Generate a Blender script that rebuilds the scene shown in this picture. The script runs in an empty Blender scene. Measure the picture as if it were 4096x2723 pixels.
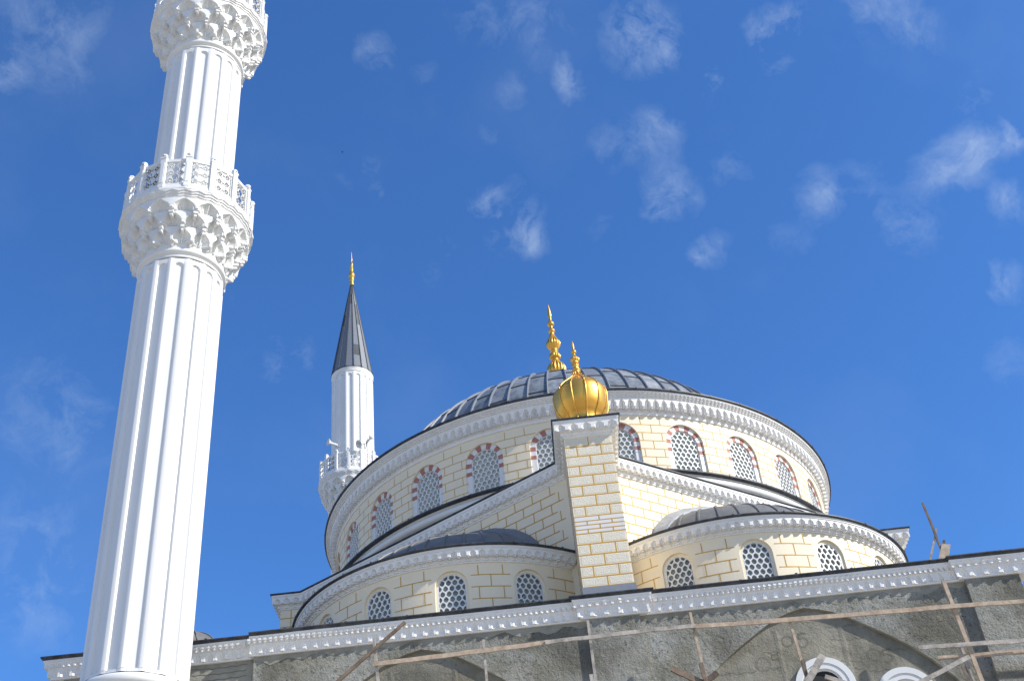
import bpy, math, random
from mathutils import Vector, Matrix
random.seed(7)
C = bpy.context.scene
COL = C.collection
PI = math.pi
rad = math.radians

# ------------------------------------------------------------------ camera
PITCH, ROLL, FPX = 0.6576, 0.1059, 5004.7
cam_d = bpy.data.cameras.new('camera')
cam = bpy.data.objects.new('camera', cam_d); COL.objects.link(cam)
cam_d.sensor_width = 36.0
cam_d.lens = FPX / 4096.0 * 36.0
cam_d.clip_start = 0.1; cam_d.clip_end = 5000
_F = Vector((0, math.cos(PITCH), math.sin(PITCH)))
_R0 = Vector((1, 0, 0)); _U0 = _R0.cross(_F)
_R = _R0 * math.cos(ROLL) - _U0 * math.sin(ROLL)
_U = _U0 * math.cos(ROLL) + _R0 * math.sin(ROLL)
cam.matrix_world = Matrix((( _R.x, _U.x, -_F.x, 0), (_R.y, _U.y, -_F.y, 0), (_R.z, _U.z, -_F.z, 0), (0, 0, 0, 1)))
C.camera = cam
GROUND = -1.65

# ------------------------------------------------------------------ sun, sky, exposure
SUN = Vector((2.6, -.93, 1.98)).normalized()
sun_d = bpy.data.lights.new('sun', 'SUN'); sun = bpy.data.objects.new('sun', sun_d); COL.objects.link(sun)
sun_d.energy = 4.8; sun_d.angle = rad(0.53); sun_d.color = (1.0, 0.955, 0.88)
sun.rotation_euler = SUN.to_track_quat('Z', 'Y').to_euler()
sun.location = (60, -30, 60)
C.view_settings.view_transform = 'Standard'; C.view_settings.look = 'None'
C.view_settings.exposure = 0.22; C.view_settings.gamma = 1.0
C.view_settings.use_curve_mapping = False

world = bpy.data.worlds.new('World'); C.world = world; world.use_nodes = True
wt = world.node_tree; wt.nodes.clear()
def wn(t, **k):
    n = wt.nodes.new(t)
    for a, b in k.items(): setattr(n, a, b)
    return n
sky = wn('ShaderNodeTexSky', sky_type='NISHITA', sun_disc=False)
sky.sun_elevation = math.asin(SUN.z); sky.sun_rotation = math.atan2(SUN.x, SUN.y)
sky.altitude = 0; sky.air_density = 1.0; sky.dust_density = 0.3; sky.ozone_density = 2.6
bg = wn('ShaderNodeBackground'); bg.inputs['Strength'].default_value = 0.116
wo = wn('ShaderNodeOutputWorld')
tc = wn('ShaderNodeTexCoord')
def wmath(op, a, b=None, c=None, clamp=False):
    n = wn('ShaderNodeMath', operation=op); n.use_clamp = clamp
    for i, x in enumerate((a, b, c)):
        if x is None: continue
        if isinstance(x, (int, float)): n.inputs[i].default_value = x
        else: wt.links.new(x, n.inputs[i])
    return n.outputs[0]
def wnoise(vec, scale, detail, rough, dist=0.0):
    n = wn('ShaderNodeTexNoise'); wt.links.new(vec, n.inputs['Vector'])
    n.inputs['Scale'].default_value = scale; n.inputs['Detail'].default_value = detail
    n.inputs['Roughness'].default_value = rough; n.inputs['Distortion'].default_value = dist
    return n
def sky_dir(px, py):
    d = _F + _R * ((px - 2048) / FPX) - _U * ((py - 1361.5) / FPX)
    return d.normalized()
# small fair-weather cloud wisps: (direction given as it was seen, angular radius, density)
CLOUDS = [(1480, 70, 105, .95), (1545, 110, 60, .5), (1312, 180, 50, .55), (1235, 60, 130, .28), (850, 112, 65, .34), (1090, 40, 110, .22), (1765, 115, 85, .62),
          (1840, 70, 60, .3), (1640, 190, 55, .5), (2030, 20, 110, .38), (2120, 80, 70, .25), (120, 65, 170, .30), (15, 155, 50, .38), (1180, 500, 100, .40), (1235, 545, 60, .42),
          (1125, 470, 60, .3), (1520, 300, 90, .42), (1420, 330, 80, .25), (1560, 430, 85, .42), (1525, 480, 50, .35), (1880, 455, 75, .42), (2225, 370, 90, .46), (2140, 410, 60, .3), (2260, 340, 50, .3), (2085, 520, 90, .38),
          (2345, 310, 60, .62), (2330, 470, 60, .5), (1645, 580, 60, .3), (1620, 595, 35, .25), (2300, 650, 75, .42), (645, 830, 80, .38), (90, 940, 170, .2), (110, 1260, 180, .24), (80, 1400, 140, .18), (1045, 565, 55, .25),
          (840, 390, 70, .22), (880, 450, 40, .25), (1125, 315, 45, .22), (2260, 190, 80, .25), (2230, 250, 60, .2), (1990, 430, 80, .22), (2330, 850, 90, .2), (1700, 370, 70, .25), (1160, 215, 60, .2), (960, 170, 60, .16), (1010, 630, 60, .18), (1390, 510, 50, .2), (520, 700, 60, .2), (200, 1000, 110, .14), (1810, 550, 60, .22)]
nz = wnoise(tc.outputs['Generated'], 11.0, 5, 0.6)
off = wn('ShaderNodeVectorMath', operation='SUBTRACT'); wt.links.new(nz.outputs['Color'], off.inputs[0]); off.inputs[1].default_value = (.5, .5, .5)
osc = wn('ShaderNodeVectorMath', operation='SCALE'); wt.links.new(off.outputs[0], osc.inputs[0]); osc.inputs['Scale'].default_value = 0.05
warp = wn('ShaderNodeVectorMath', operation='ADD'); wt.links.new(tc.outputs['Generated'], warp.inputs[0]); wt.links.new(osc.outputs[0], warp.inputs[1])
total = None
for (x, y, r, a) in CLOUDS:
    d = sky_dir(x * 1.7363, y * 1.7363)
    dn = wn('ShaderNodeVectorMath', operation='DISTANCE'); wt.links.new(warp.outputs[0], dn.inputs[0]); dn.inputs[1].default_value = d
    mr = wn('ShaderNodeMapRange', interpolation_type='SMOOTHSTEP'); wt.links.new(dn.outputs['Value'], mr.inputs['Value'])
    mr.inputs['From Min'].default_value = 0.0; mr.inputs['From Max'].default_value = r * 1.18 * 1.7363 / FPX
    mr.inputs['To Min'].default_value = min(a, .72) * .66; mr.inputs['To Max'].default_value = 0.0
    total = mr.outputs[0] if total is None else wmath('ADD', total, mr.outputs[0])
fb = wnoise(warp.outputs[0], 17.0, 10, 0.62, 0.6)
fb2 = wnoise(tc.outputs['Generated'], 46.0, 8, 0.68, 0.9)
nzs = wmath('ADD', wmath('MULTIPLY', wmath('SUBTRACT', fb.outputs['Fac'], .5), 2.9), wmath('MULTIPLY', wmath('SUBTRACT', fb2.outputs['Fac'], .5), 1.1))
cl = wmath('MULTIPLY', wmath('ADD', wmath('ADD', total, wmath('MULTIPLY', nzs, wmath('MINIMUM', wmath('MULTIPLY', total, 3.0), 1.0))), -.06), .56, clamp=True)
veil = wnoise(tc.outputs['Generated'], 5.0, 6, 0.6)
vr = wn('ShaderNodeMapRange'); wt.links.new(veil.outputs['Fac'], vr.inputs['Value']); vr.inputs['From Min'].default_value = .48; vr.inputs['From Max'].default_value = .8; vr.inputs['To Max'].default_value = .06
cl = wmath('ADD', cl, vr.outputs[0])
cl = wmath('MINIMUM', cl, 0.66)
tint = wn('ShaderNodeMix', data_type='RGBA', blend_type='MULTIPLY'); 
dsun = wn('ShaderNodeVectorMath', operation='DOT_PRODUCT'); wt.links.new(tc.outputs['Generated'], dsun.inputs[0]); dsun.inputs[1].default_value = SUN
tf1 = wn('ShaderNodeMapRange', interpolation_type='SMOOTHSTEP'); wt.links.new(dsun.outputs['Value'], tf1.inputs['Value'])   # paler round the sun
for k_, v_ in (('From Min', .98), ('From Max', .60), ('To Min', 0.), ('To Max', 1.)): tf1.inputs[k_].default_value = v_
sepz = wn('ShaderNodeSeparateXYZ'); wt.links.new(tc.outputs['Generated'], sepz.inputs[0])
tf2 = wn('ShaderNodeMapRange', interpolation_type='SMOOTHSTEP'); wt.links.new(sepz.outputs['Z'], tf2.inputs['Value'])       # and paler at the horizon
for k_, v_ in (('From Min', .10), ('From Max', .37), ('To Min', 0.), ('To Max', 1.)): tf2.inputs[k_].default_value = v_
wt.links.new(wmath('MULTIPLY', tf1.outputs[0], tf2.outputs[0]), tint.inputs['Factor'])
wt.links.new(sky.outputs[0], tint.inputs['A']); tint.inputs['B'].default_value = (0.565, 1.03, 1.60, 1)
mix = wn('ShaderNodeMix', data_type='RGBA'); wt.links.new(cl, mix.inputs['Factor']); wt.links.new(tint.outputs['Result'], mix.inputs['A'])
mix.inputs['B'].default_value = (4.4, 5.4, 6.9, 1)
wt.links.new(mix.outputs['Result'], bg.inputs['Color']); wt.links.new(bg.outputs[0], wo.inputs['Surface'])

# ------------------------------------------------------------------ materials
def new_mat(name, base, rough=0.6, metal=0.0, var=0.0, vscale=3.0, var2=None, bump=0.0, bscale=40.0, bdetail=4, spec=None, streak=False):
    m = bpy.data.materials.new(name); m.use_nodes = True
    t = m.node_tree; b = t.nodes['Principled BSDF']
    b.inputs['Base Color'].default_value = (*base, 1); b.inputs['Roughness'].default_value = rough; b.inputs['Metallic'].default_value = metal
    if spec is not None: b.inputs['Specular IOR Level'].default_value = spec
    co = t.nodes.new('ShaderNodeTexCoord')
    src = co.outputs['Object']
    if streak:
        mp = t.nodes.new('ShaderNodeMapping'); t.links.new(src, mp.inputs['Vector']); mp.inputs['Scale'].default_value = (1, 1, .18); src = mp.outputs[0]
    if var > 0:
        n = t.nodes.new('ShaderNodeTexNoise'); t.links.new(src, n.inputs['Vector']); n.inputs['Scale'].default_value = vscale
        n.inputs['Detail'].default_value = 8; n.inputs['Roughness'].default_value = .65
        r = t.nodes.new('ShaderNodeMapRange'); t.links.new(n.outputs['Fac'], r.inputs['Value']); r.inputs['From Min'].default_value = .34; r.inputs['From Max'].default_value = .68
        mx = t.nodes.new('ShaderNodeMix'); mx.data_type = 'RGBA'; t.links.new(r.outputs[0], mx.inputs['Factor'])
        c2 = var2 if var2 else tuple(max(0, c * (1 - var)) for c in base)
        mx.inputs['A'].default_value = (*c2, 1); mx.inputs['B'].default_value = (*base, 1)
        t.links.new(mx.outputs['Result'], b.inputs['Base Color'])
    if bump > 0:
        n2 = t.nodes.new('ShaderNodeTexNoise'); t.links.new(co.outputs['Object'], n2.inputs['Vector']); n2.inputs['Scale'].default_value = bscale
        n2.inputs['Detail'].default_value = bdetail; n2.inputs['Roughness'].default_value = .6
        bp = t.nodes.new('ShaderNodeBump'); bp.inputs['Strength'].default_value = 1.0; bp.inputs['Distance'].default_value = bump
        t.links.new(n2.outputs['Fac'], bp.inputs['Height']); t.links.new(bp.outputs[0], b.inputs['Normal'])
    return m
WHITE = new_mat('white_paint', (.80, .80, .785), .42, var=.07, vscale=2.2, streak=True)
PLASTER = new_mat('white_plaster', (.86, .85, .83), .6, var=.10, vscale=4.0)
CREAM = new_mat('cream_paint', (.87, .765, .575), .65, var=.03, vscale=2.5, bump=.0015, bscale=60)
STUCCO = new_mat('rough_cream_stucco', (.775, .72, .59), .8, var=.08, vscale=9, bump=.012, bscale=42, bdetail=3)
PALE = new_mat('pale_band_paint', (.75, .745, .72), .6, var=.05, vscale=6)
GOLDLINE = new_mat('ochre_joint_paint', (.56, .31, .02), .6)
RED = new_mat('dusty_red_paint', (.46, .20, .165), .7, var=.12, vscale=14)
LEAD = new_mat('lead_sheet_dark', (.045, .05, .06), .55, var=.5, vscale=4.0, var2=(.085, .092, .105), bump=.004, bscale=9, spec=.35)
LEAD_A = new_mat('lead_sheet_weathered', (.27, .305, .335), .5, var=.4, vscale=3.2, var2=(.10, .115, .14), bump=.012, bscale=5, spec=.4)
LEAD_B = new_mat('lead_sheet_pale', (.33, .36, .385), .55, var=.4, vscale=5.0, var2=(.13, .15, .18), bump=.012, bscale=5, spec=.4)
LEAD_C = new_mat('lead_sheet_blue', (.17, .195, .23), .5, var=.35, vscale=4.0, var2=(.175, .19, .22), bump=.012, bscale=5, spec=.4)
LEAD_S = new_mat('lead_sheet_brown', (.135, .135, .135), .5, var=.4, vscale=3.0, var2=(.20, .195, .18), bump=.01, bscale=5, spec=.45)
FLASH = new_mat('lead_flashing_bright', (.42, .44, .47), .45, var=.3, vscale=7, bump=.015, bscale=12)
EDGE = new_mat('lead_edge_black', (.022, .025, .031), .5, var=.5, vscale=7, var2=(.085, .09, .10), bump=.004, bscale=18, spec=.3)
GOLD = new_mat('gold_leaf_metal', (.87, .48, .095), .37, metal=.78, var=.12, vscale=3, bump=.003, bscale=6)
GLASS = new_mat('window_glass', (.27, .30, .28), .14, var=.45, vscale=6, var2=(.12, .135, .13), bump=.004, bscale=7, spec=.4)
PALEGLASS = new_mat('frosted_window_glass', (.50, .54, .51), .2, var=.35, vscale=6, var2=(.34, .37, .35), bump=.004, bscale=7, spec=.4)
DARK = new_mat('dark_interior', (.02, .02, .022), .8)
WOOD = new_mat('weathered_wood', (.60, .48, .355), .8, var=.5, vscale=7.0, var2=(.34, .24, .17), bump=.004, bscale=30, streak=False)
WOOD_G = new_mat('greyed_wood', (.58, .53, .46), .85, var=.5, vscale=6.0, var2=(.26, .225, .19), bump=.004, bscale=30)
WOOD_D = new_mat('dark_wood', (.27, .20, .145), .85, var=.5, vscale=6.0, var2=(.13, .095, .07), bump=.004, bscale=30)
HORN = new_mat('loudspeaker_grey_plastic', (.74, .75, .73), .45)
STEEL = new_mat('bracket_steel', (.20, .20, .19), .5, metal=.6)
BIRDM = new_mat('dark_feathers', (.03, .03, .035), .8)
RAW = new_mat('unpainted_render', (.34, .27, .22), .9, var=.3, vscale=8, bump=.006, bscale=40)

def concrete_mat(name='rough_cement_render', lo=(.235, .23, .19), hi=(.43, .43, .40), pit=.9, bumpd=.034):
    m = bpy.data.materials.new(name); m.use_nodes = True; t = m.node_tree; b = t.nodes['Principled BSDF']
    b.inputs['Roughness'].default_value = .95; b.inputs['Specular IOR Level'].default_value = .15
    co = t.nodes.new('ShaderNodeTexCoord'); O = co.outputs['Object']
    def noise(s, d=6, r=.6, dist=0.):
        n = t.nodes.new('ShaderNodeTexNoise'); t.links.new(O, n.inputs['Vector']); n.inputs['Scale'].default_value = s; n.inputs['Detail'].default_value = d
        n.inputs['Roughness'].default_value = r; n.inputs['Distortion'].default_value = dist; return n.outputs['Fac']
    def rng(v, a, c, lo=0., hi=1.):
        n = t.nodes.new('ShaderNodeMapRange'); t.links.new(v, n.inputs['Value']); n.inputs['From Min'].default_value = a; n.inputs['From Max'].default_value = c
        n.inputs['To Min'].default_value = lo; n.inputs['To Max'].default_value = hi; return n.outputs[0]
    def mixc(f, a, c):
        n = t.nodes.new('ShaderNodeMix'); n.data_type = 'RGBA'; t.links.new(f, n.inputs['Factor'])
        for k, x in (('A', a), ('B', c)):
            if isinstance(x, tuple): n.inputs[k].default_value = (*x, 1)
            else: t.links.new(x, n.inputs[k])
        return n.outputs['Result']
    c1 = mixc(rng(noise(1.1, 7, .62), .36, .66), lo, hi)
    c2 = mixc(rng(noise(.7, 4, .5, .4), .49, .64, 0, .9), c1, (.155, .15, .125))
    c3 = mixc(rng(noise(3.2, 8, .7), .57, .72, 0, .6), c2, (.31, .28, .20))
    c4 = mixc(rng(noise(17, 6, .8), .55, .63, 0, pit), c3, (.085, .082, .07))
    t.links.new(c4, b.inputs['Base Color'])
    ad = t.nodes.new('ShaderNodeMath'); ad.operation = 'ADD'
    t.links.new(noise(26, 6, .7), ad.inputs[0]); t.links.new(rng(noise(7, 4, .6), 0, 1, 0, 1.4), ad.inputs[1])
    bp = t.nodes.new('ShaderNodeBump'); bp.inputs['Distance'].default_value = bumpd; bp.inputs['Strength'].default_value = 1.
    t.links.new(ad.outputs[0], bp.inputs['Height']); t.links.new(bp.outputs[0], b.inputs['Normal'])
    return m
CONC = concrete_mat()
CONC_P = concrete_mat('brown_cement_render', (.21, .195, .15), (.36, .34, .28), .45, .016)
CONC_S = new_mat('smoothed_cement', (.37, .36, .31), .95, var=.35, vscale=2.2, var2=(.235, .22, .18), bump=.008, bscale=22, bdetail=6, spec=.15)
INCISED = new_mat('incised_groove', (.15, .14, .115), .95)

# ------------------------------------------------------------------ mesh helpers
class MB:
    def __init__(s): s.v = []; s.f = []; s.m = []; s.sm = []
    def quad(s, a, b, c, d, m=0, sm=False):
        n = len(s.v); s.v += [a, b, c, d]; s.f.append((n, n + 1, n + 2, n + 3)); s.m.append(m); s.sm.append(sm)
    def poly(s, pts, m=0):
        n = len(s.v); s.v += list(pts); s.f.append(tuple(range(n, n + len(pts)))); s.m.append(m); s.sm.append(False)
    def grid(s, rows, m=0, closed=False, sm=False, mfun=None):
        n = len(s.v); nr = len(rows); nc = len(rows[0])
        for r in rows: s.v += r
        for i in range(nr - 1):
            for j in range(nc if closed else nc - 1):
                k = (j + 1) % nc
                s.f.append((n + i * nc + j, n + i * nc + k, n + (i + 1) * nc + k, n + (i + 1) * nc + j))
                s.m.append(mfun(i, j) if mfun else m); s.sm.append(sm)
    def box(s, o, X, Y, Z, m=0, skip=()):
        o, X, Y, Z = map(Vector, (o, X, Y, Z))
        n = len(s.v)
        for c in (0, 1):
            for b in (0, 1):
                for a in (0, 1): s.v.append(tuple(o + X * a + Y * b + Z * c))
        F = [(0, 2, 3, 1), (4, 5, 7, 6), (0, 1, 5, 4), (2, 6, 7, 3), (0, 4, 6, 2), (1, 3, 7, 5)]
        for q in F: s.f.append(tuple(n + i for i in q)); s.m.append(m); s.sm.append(False)
    def abox(s, x0, x1, y0, y1, z0, z1, m=0): s.box((x0, y0, z0), (x1 - x0, 0, 0), (0, y1 - y0, 0), (0, 0, z1 - z0), m)
    def bar(s, a, b, w, h, m=0, up=(0, 0, 1), twist=0.):
        a, b = Vector(a), Vector(b); d = (b - a); L = d.length; d.normalize(); u = Vector(up)
        if abs(d.dot(u)) > .95: u = Vector((0, 1, 0))
        x = d.cross(u).normalized(); z = x.cross(d)
        if twist: q = Matrix.Rotation(twist, 3, d); x = q @ x; z = q @ z
        s.box(a - x * w / 2 - z * h / 2, x * w, d * L, z * h, m)
    def tube(s, pts, r, m=0, n=8, sm=True, closed=False):
        P = [Vector(p) for p in pts]; rows = []
        for i, p in enumerate(P):
            d = (P[min(i + 1, len(P) - 1)] - P[max(i - 1, 0)]).normalized(); u = Vector((0, 0, 1)) if abs(d.z) < .9 else Vector((0, 1, 0))
            x = d.cross(u).normalized(); z = x.cross(d); rr = r[i] if isinstance(r, (list, tuple)) else r
            rows.append([tuple(p + (x * math.cos(a) + z * math.sin(a)) * rr) for a in [2 * PI * k / n for k in range(n)]])
        s.grid(rows, m, closed=True, sm=sm)
        s.poly(rows[0], m); s.poly(rows[-1], m)
    def lathe(s, prof, n=32, c=(0, 0), m=0, flute=None, sm=True, a0=0., a1=2 * PI):
        closed = abs(a1 - a0 - 2 * PI) < 1e-6; rows = []
        for i, (r, z) in enumerate(prof):
            row = []
            for k in range(n if closed else n + 1):
                a = a0 + (a1 - a0) * k / n
                rr = r * (1 + (flute[i] * (abs(math.cos(a * flute[-1])) - .6) if flute else 0))
                row.append((c[0] + rr * math.sin(a), c[1] - rr * math.cos(a), z))
            rows.append(row)
        s.grid(rows, m, closed=closed, sm=sm)
    def build(s, name, mats, parent=None, loc=(0, 0, 0)):
        me = bpy.data.meshes.new(name); me.from_pydata(s.v, [], s.f)
        for x in (mats if isinstance(mats, (list, tuple)) else [mats]): me.materials.append(x)
        me.polygons.foreach_set('material_index', s.m); me.polygons.foreach_set('use_smooth', s.sm); me.update()
        o = bpy.data.objects.new(name, me); COL.objects.link(o); o.location = loc
        if parent: o.parent = parent
        return o
def thing(name, label, cat, loc=(0, 0, 0), group=None):
    o = bpy.data.objects.new(name, None); COL.objects.link(o); o.location = loc; o.empty_display_size = .3
    o['label'] = label; o['category'] = cat
    if group: o['group'] = group
    return o
def tag(o, label, cat, group=None):
    o['label'] = label; o['category'] = cat
    if group: o['group'] = group
    return o
def copy_part(o, parent, loc=None, rz=None):
    c = o.copy(); COL.objects.link(c); c.parent = parent
    if loc is not None: c.location = loc
    if rz is not None: c.rotation_euler = (0, 0, rz)
    for ch in list(o.children):
        d = ch.copy(); COL.objects.link(d); d.parent = c
    return c

# ---- paths: a path maps (column index, offset v) -> (x, y)
def path_columns(pts, pitch, cols, butt=()):
    """polyline wall line, outward on the right of travel; returns list of (base, dir, u) columns"""
    P = [Vector((p[0], p[1])) for p in pts]; n = len(P); N = []
    for i in range(n - 1):
        d = (P[i + 1] - P[i]).normalized(); N.append(Vector((d.y, -d.x)))
    M = []
    for i in range(n):
        if i == 0: M.append(N[0])
        elif i == n - 1: M.append(N[-1])
        elif i in butt: M.append(Vector((0, -1)))
        else:
            b = (N[i - 1] + N[i]); b = b / b.dot(N[i]); M.append(b)
    out = []
    for i in range(n - 1):
        L = (P[i + 1] - P[i]).length
        k = max(1, round(L / pitch))
        if L < pitch * .8:
            us = [(0., 0.), (1., 0.)] if L < pitch * .5 else [(j / 8., -.5 + j / 8.) for j in range(9)]
            for t, u in us: out.append((P[i].lerp(P[i + 1], t), M[i].lerp(M[i + 1], t), u))
            continue
        for q in range(k):
            for j in range(cols + (1 if q == k - 1 else 0)):
                t = (q + j / cols) / k
                out.append((P[i].lerp(P[i + 1], t), M[i].lerp(M[i + 1], t), -.5 + j / cols))
    return out
def circle_columns(c, R, a0, a1, nmod, cols):
    out = []
    for q in range(nmod):
        for j in range(cols + (1 if q == nmod - 1 else 0)):
            a = a0 + (a1 - a0) * (q + j / cols) / nmod
            d = Vector((math.sin(a), -math.cos(a))); out.append((Vector(c) + d * R, d, -.5 + j / cols))
    return out
def niche(u, w, arch=.36, sp=.25, top=.86, depth=1.):
    if w >= top: return 1.
    a = arch if w < sp else arch * (1 - ((w - sp) / (top - sp)) ** 1.35)
    au = abs(u)
    if au >= a - 1e-4: return 1.
    q = au / max(a, 1e-3); r = w / top
    ang = math.atan2(u, .10 + w * .75) * 2.6 / 1.2
    tri = abs((ang - math.floor(ang)) * 2 - 1)
    f = max(.80 * r ** 1.25, (q - .40) / .60 * .85) + .36 * tri * (1 - q) * (1 - .5 * r)
    return 1 - depth * (1 - min(1., max(0., f)))
def tier(z0, z1, v0, v1, nrow=9, mult=1, phase=0., arch=.36, depth=1., top=.86):
    """rows for one muqarnas tier, bottom to top: (z, fn(u)->v)"""
    rows = []
    def mk(w):
        def fn(u):
            uu = (u + .5) * mult + phase; uu = uu - math.floor(uu) - .5
            return v0 + (v1 - v0) * niche(uu, w, arch, .25, top, depth)
        return fn
    rows.append((z0, lambda u: v0 - .0))
    for i in range(nrow + 1):
        w = i / nrow; rows.append((z0 + (z1 - z0) * w + (1e-4 if i == 0 else 0), mk(w)))
    return rows
def flat(z, v): return [(z, lambda u: v)]
def chevrons(z0, z1, v0, v1, steps=3, per=6, amp=.5):
    rows = []; n = steps * per
    for i in range(n + 1):
        w = i / n
        def fn(u, w=w):
            x = (w * (1 + amp * .25)) * steps - amp * abs(abs(u) * 2 - .5) * 1.2
            k = math.floor(x) + min(1., max(0., (x - math.floor(x)) * 5 - 4 + 1) if False else (1. if x - math.floor(x) > .82 else 0.))
            return v0 + (v1 - v0) * max(0., min(1., k / steps))
        rows.append((z0 + (z1 - z0) * w, fn))
    rows.append((z1, lambda u: v1))
    return rows
def relief(mb, cols, rows, m=0, closed=False):
    g = []
    for z, fn in rows:
        g.append([((b.x + d.x * fn(u)), (b.y + d.y * fn(u)), z) for (b, d, u) in cols])
    mb.grid(g, m, closed=closed)
def pendants(mb, cols, z0, z1, v0, v1, width, mult=1, phase=0., m=0, taper=.6):
    """little hanging bracket tips below a tier, one per module"""
    n = len(cols); last = None
    for i in range(1, n - 1):
        b, d, u = cols[i]
        uu = (u + .5) * mult + phase
        if abs(uu - round(uu)) > 1e-3: continue
        if d.length > 1.25: continue
        if last is not None and (b - last).length < .12 and width > .02 and (b - last).length < width * 1.1 + .04: continue
        last = b
        t = Vector((-d.y, d.x)).normalized(); T = Vector((t.x, t.y, 0)); D = Vector((d.x, d.y, 0)).normalized()
        o = Vector((b.x, b.y, 0)) + D * v0
        for (za, zb, ww, vv) in ((z0 + (z1 - z0) * .45, z1 + .002, width, v1 - v0), (z0, z0 + (z1 - z0) * .45, width * taper, (v1 - v0) * .8)):
            mb.box(o - T * ww / 2 + Vector((0, 0, za)), T * ww, D * vv, (0, 0, zb - za), m)
def sweep(mb, cols, prof, m=0, closed=False):
    mb.grid([[(b.x + d.x * v, b.y + d.y * v, z) for (b, d, u) in cols] for v, z in prof], m, closed=closed)
def edge_seams(mb, c, R, z0, z1, n, a0=0., a1=2 * PI, w=.03, dep=.005):
    for k in range(n):
        a = a0 + (a1 - a0) * (k + random.uniform(.3, .7)) / n; D = Vector((math.sin(a), -math.cos(a), 0)); T = Vector((math.cos(a), math.sin(a), 0))
        mb.box(Vector((c[0], c[1], z0)) + D * (R - .25) - T * w / 2, T * w, D * (.25 + dep), (0, 0, z1 - z0))
def corner_columns(pts, butt=()):
    P = [Vector((p[0], p[1])) for p in pts]; n = len(P); N = []
    for i in range(n - 1):
        d = (P[i + 1] - P[i]).normalized(); N.append(Vector((d.y, -d.x)))
    out = []
    for i in range(n):
        if i == 0: M = N[0]
        elif i == n - 1: M = N[-1]
        elif i in butt: M = Vector((0, -1))
        else: M = N[i - 1] + N[i]; M = M / M.dot(N[i])
        out.append((P[i], M, 0.))
    return out

# ------------------------------------------------------------------ key dimensions
XP, YC = 1.245, 30.46            # pier / dome axis
HW = 9.69                        # top of facade roof edge
ZB = 5.5                         # wall detail below this is never seen closely
SEMI = [(-1.473, 24.59, rad(-38)), (2 * XP + 1.473, 24.59, rad(38))]
RS, RD = 3.55, 6.55

# ------------------------------------------------------------------ ground
g = MB(); S = 2500
g.quad((-S, -S, GROUND), (S, -S, GROUND), (S, S, GROUND), (-S, S, GROUND))
GM = new_mat('dusty_ground', (.49, .44, .36), .95, var=.25, vscale=.6, bump=.02, bscale=3)
o = g.build('ground', GM); o['kind'] = 'structure'

# ------------------------------------------------------------------ mosque
mosque = thing('mosque', 'cream and white mosque with lead domes, striped arched windows and unfinished grey cement lower walls', 'mosque', (XP, YC, GROUND))
MOFF = Vector((-XP, -YC, -GROUND))
def mpart(mb, name, mats, parent=mosque):
    o = mb.build(name, mats, parent)
    o.location = MOFF if parent is mosque else (0, 0, 0)
    return o

# --- facade: path of the lower cornice
FAC = [(-8.47, 41.0), (-8.47, 20.39), (-5.09, 20.39), (-5.09, 20.29), (.80, 20.29), (.80, 20.21), (1.69, 20.21), (1.69, 20.29), (7.377, 20.29), (7.377, 20.21), (8.305, 20.21), (8.305, 41.0)]
cols = path_columns(FAC, .194, 16, (2, 3))
mb = MB()
rows = flat(9.312, 0.) + flat(9.314, .128) + flat(9.338, .134) + tier(9.338, 9.50, .10, .176, nrow=10, arch=.37, top=.92, depth=.75) + tier(9.50, 9.592, .15, .228, nrow=6, mult=2, arch=.28, top=.85, depth=.8) + flat(9.594, .246) + flat(9.634, .25)
relief(mb, cols, rows)
pendants(mb, cols, 9.350, 9.45, .11, .186, .062, 1, 0., taper=1.25)
pendants(mb, cols, 9.510, 9.585, .16, .254, .05, 2, 0.)
mpart(mb, 'lower_cornice', PLASTER)
cc = corner_columns(FAC, (2, 3))
def densify(cc, step=.45, jit=.004):
    out = []
    for (a, b) in zip(cc[:-1], cc[1:]):
        L = (b[0] - a[0]).length; k = max(1, int(L / step))
        for i in range(k):
            t = i / k; j = random.uniform(-jit, jit) if 0 < i else 0
            out.append((a[0].lerp(b[0], t), a[1].lerp(b[1], t) * (1 + j), 0.))
    out.append(cc[-1]); return out
mb = MB()
ec = densify(cc, .45, .018)
sweep(mb, ec, [(.248, 9.630), (.272, 9.655), (.276, 9.664), (.292, 9.666), (.296, 9.676), (.294, 9.692), (.27, 9.700), (-.6, 9.72)])
for (a, b) in zip(cc[1:-2], cc[2:-1]):          # standing seams of the lead edge
    L = (b[0] - a[0]).length; k = int(L / 1.05)
    for i in range(1, k + 1):
        t = (i - .4) / (k + .3)
        P = a[0].lerp(b[0], t); n_ = a[1].lerp(b[1], t).normalized(); T = Vector((-n_.y, n_.x, 0)); D = Vector((n_.x, n_.y, 0))
        mb.box(Vector((P.x, P.y, 9.662)) + D * .1 - T * .02, T * .04, D * .203, (0, 0, .047))
mpart(mb, 'lower_roof_edge', EDGE)
mb = MB(); mb.poly([(-8.3, 20.7, 9.705), (8.1, 20.7, 9.705), (8.1, 41, 9.705), (-8.3, 41, 9.705)]); mpart(mb, 'hall_roof', LEAD)

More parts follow.
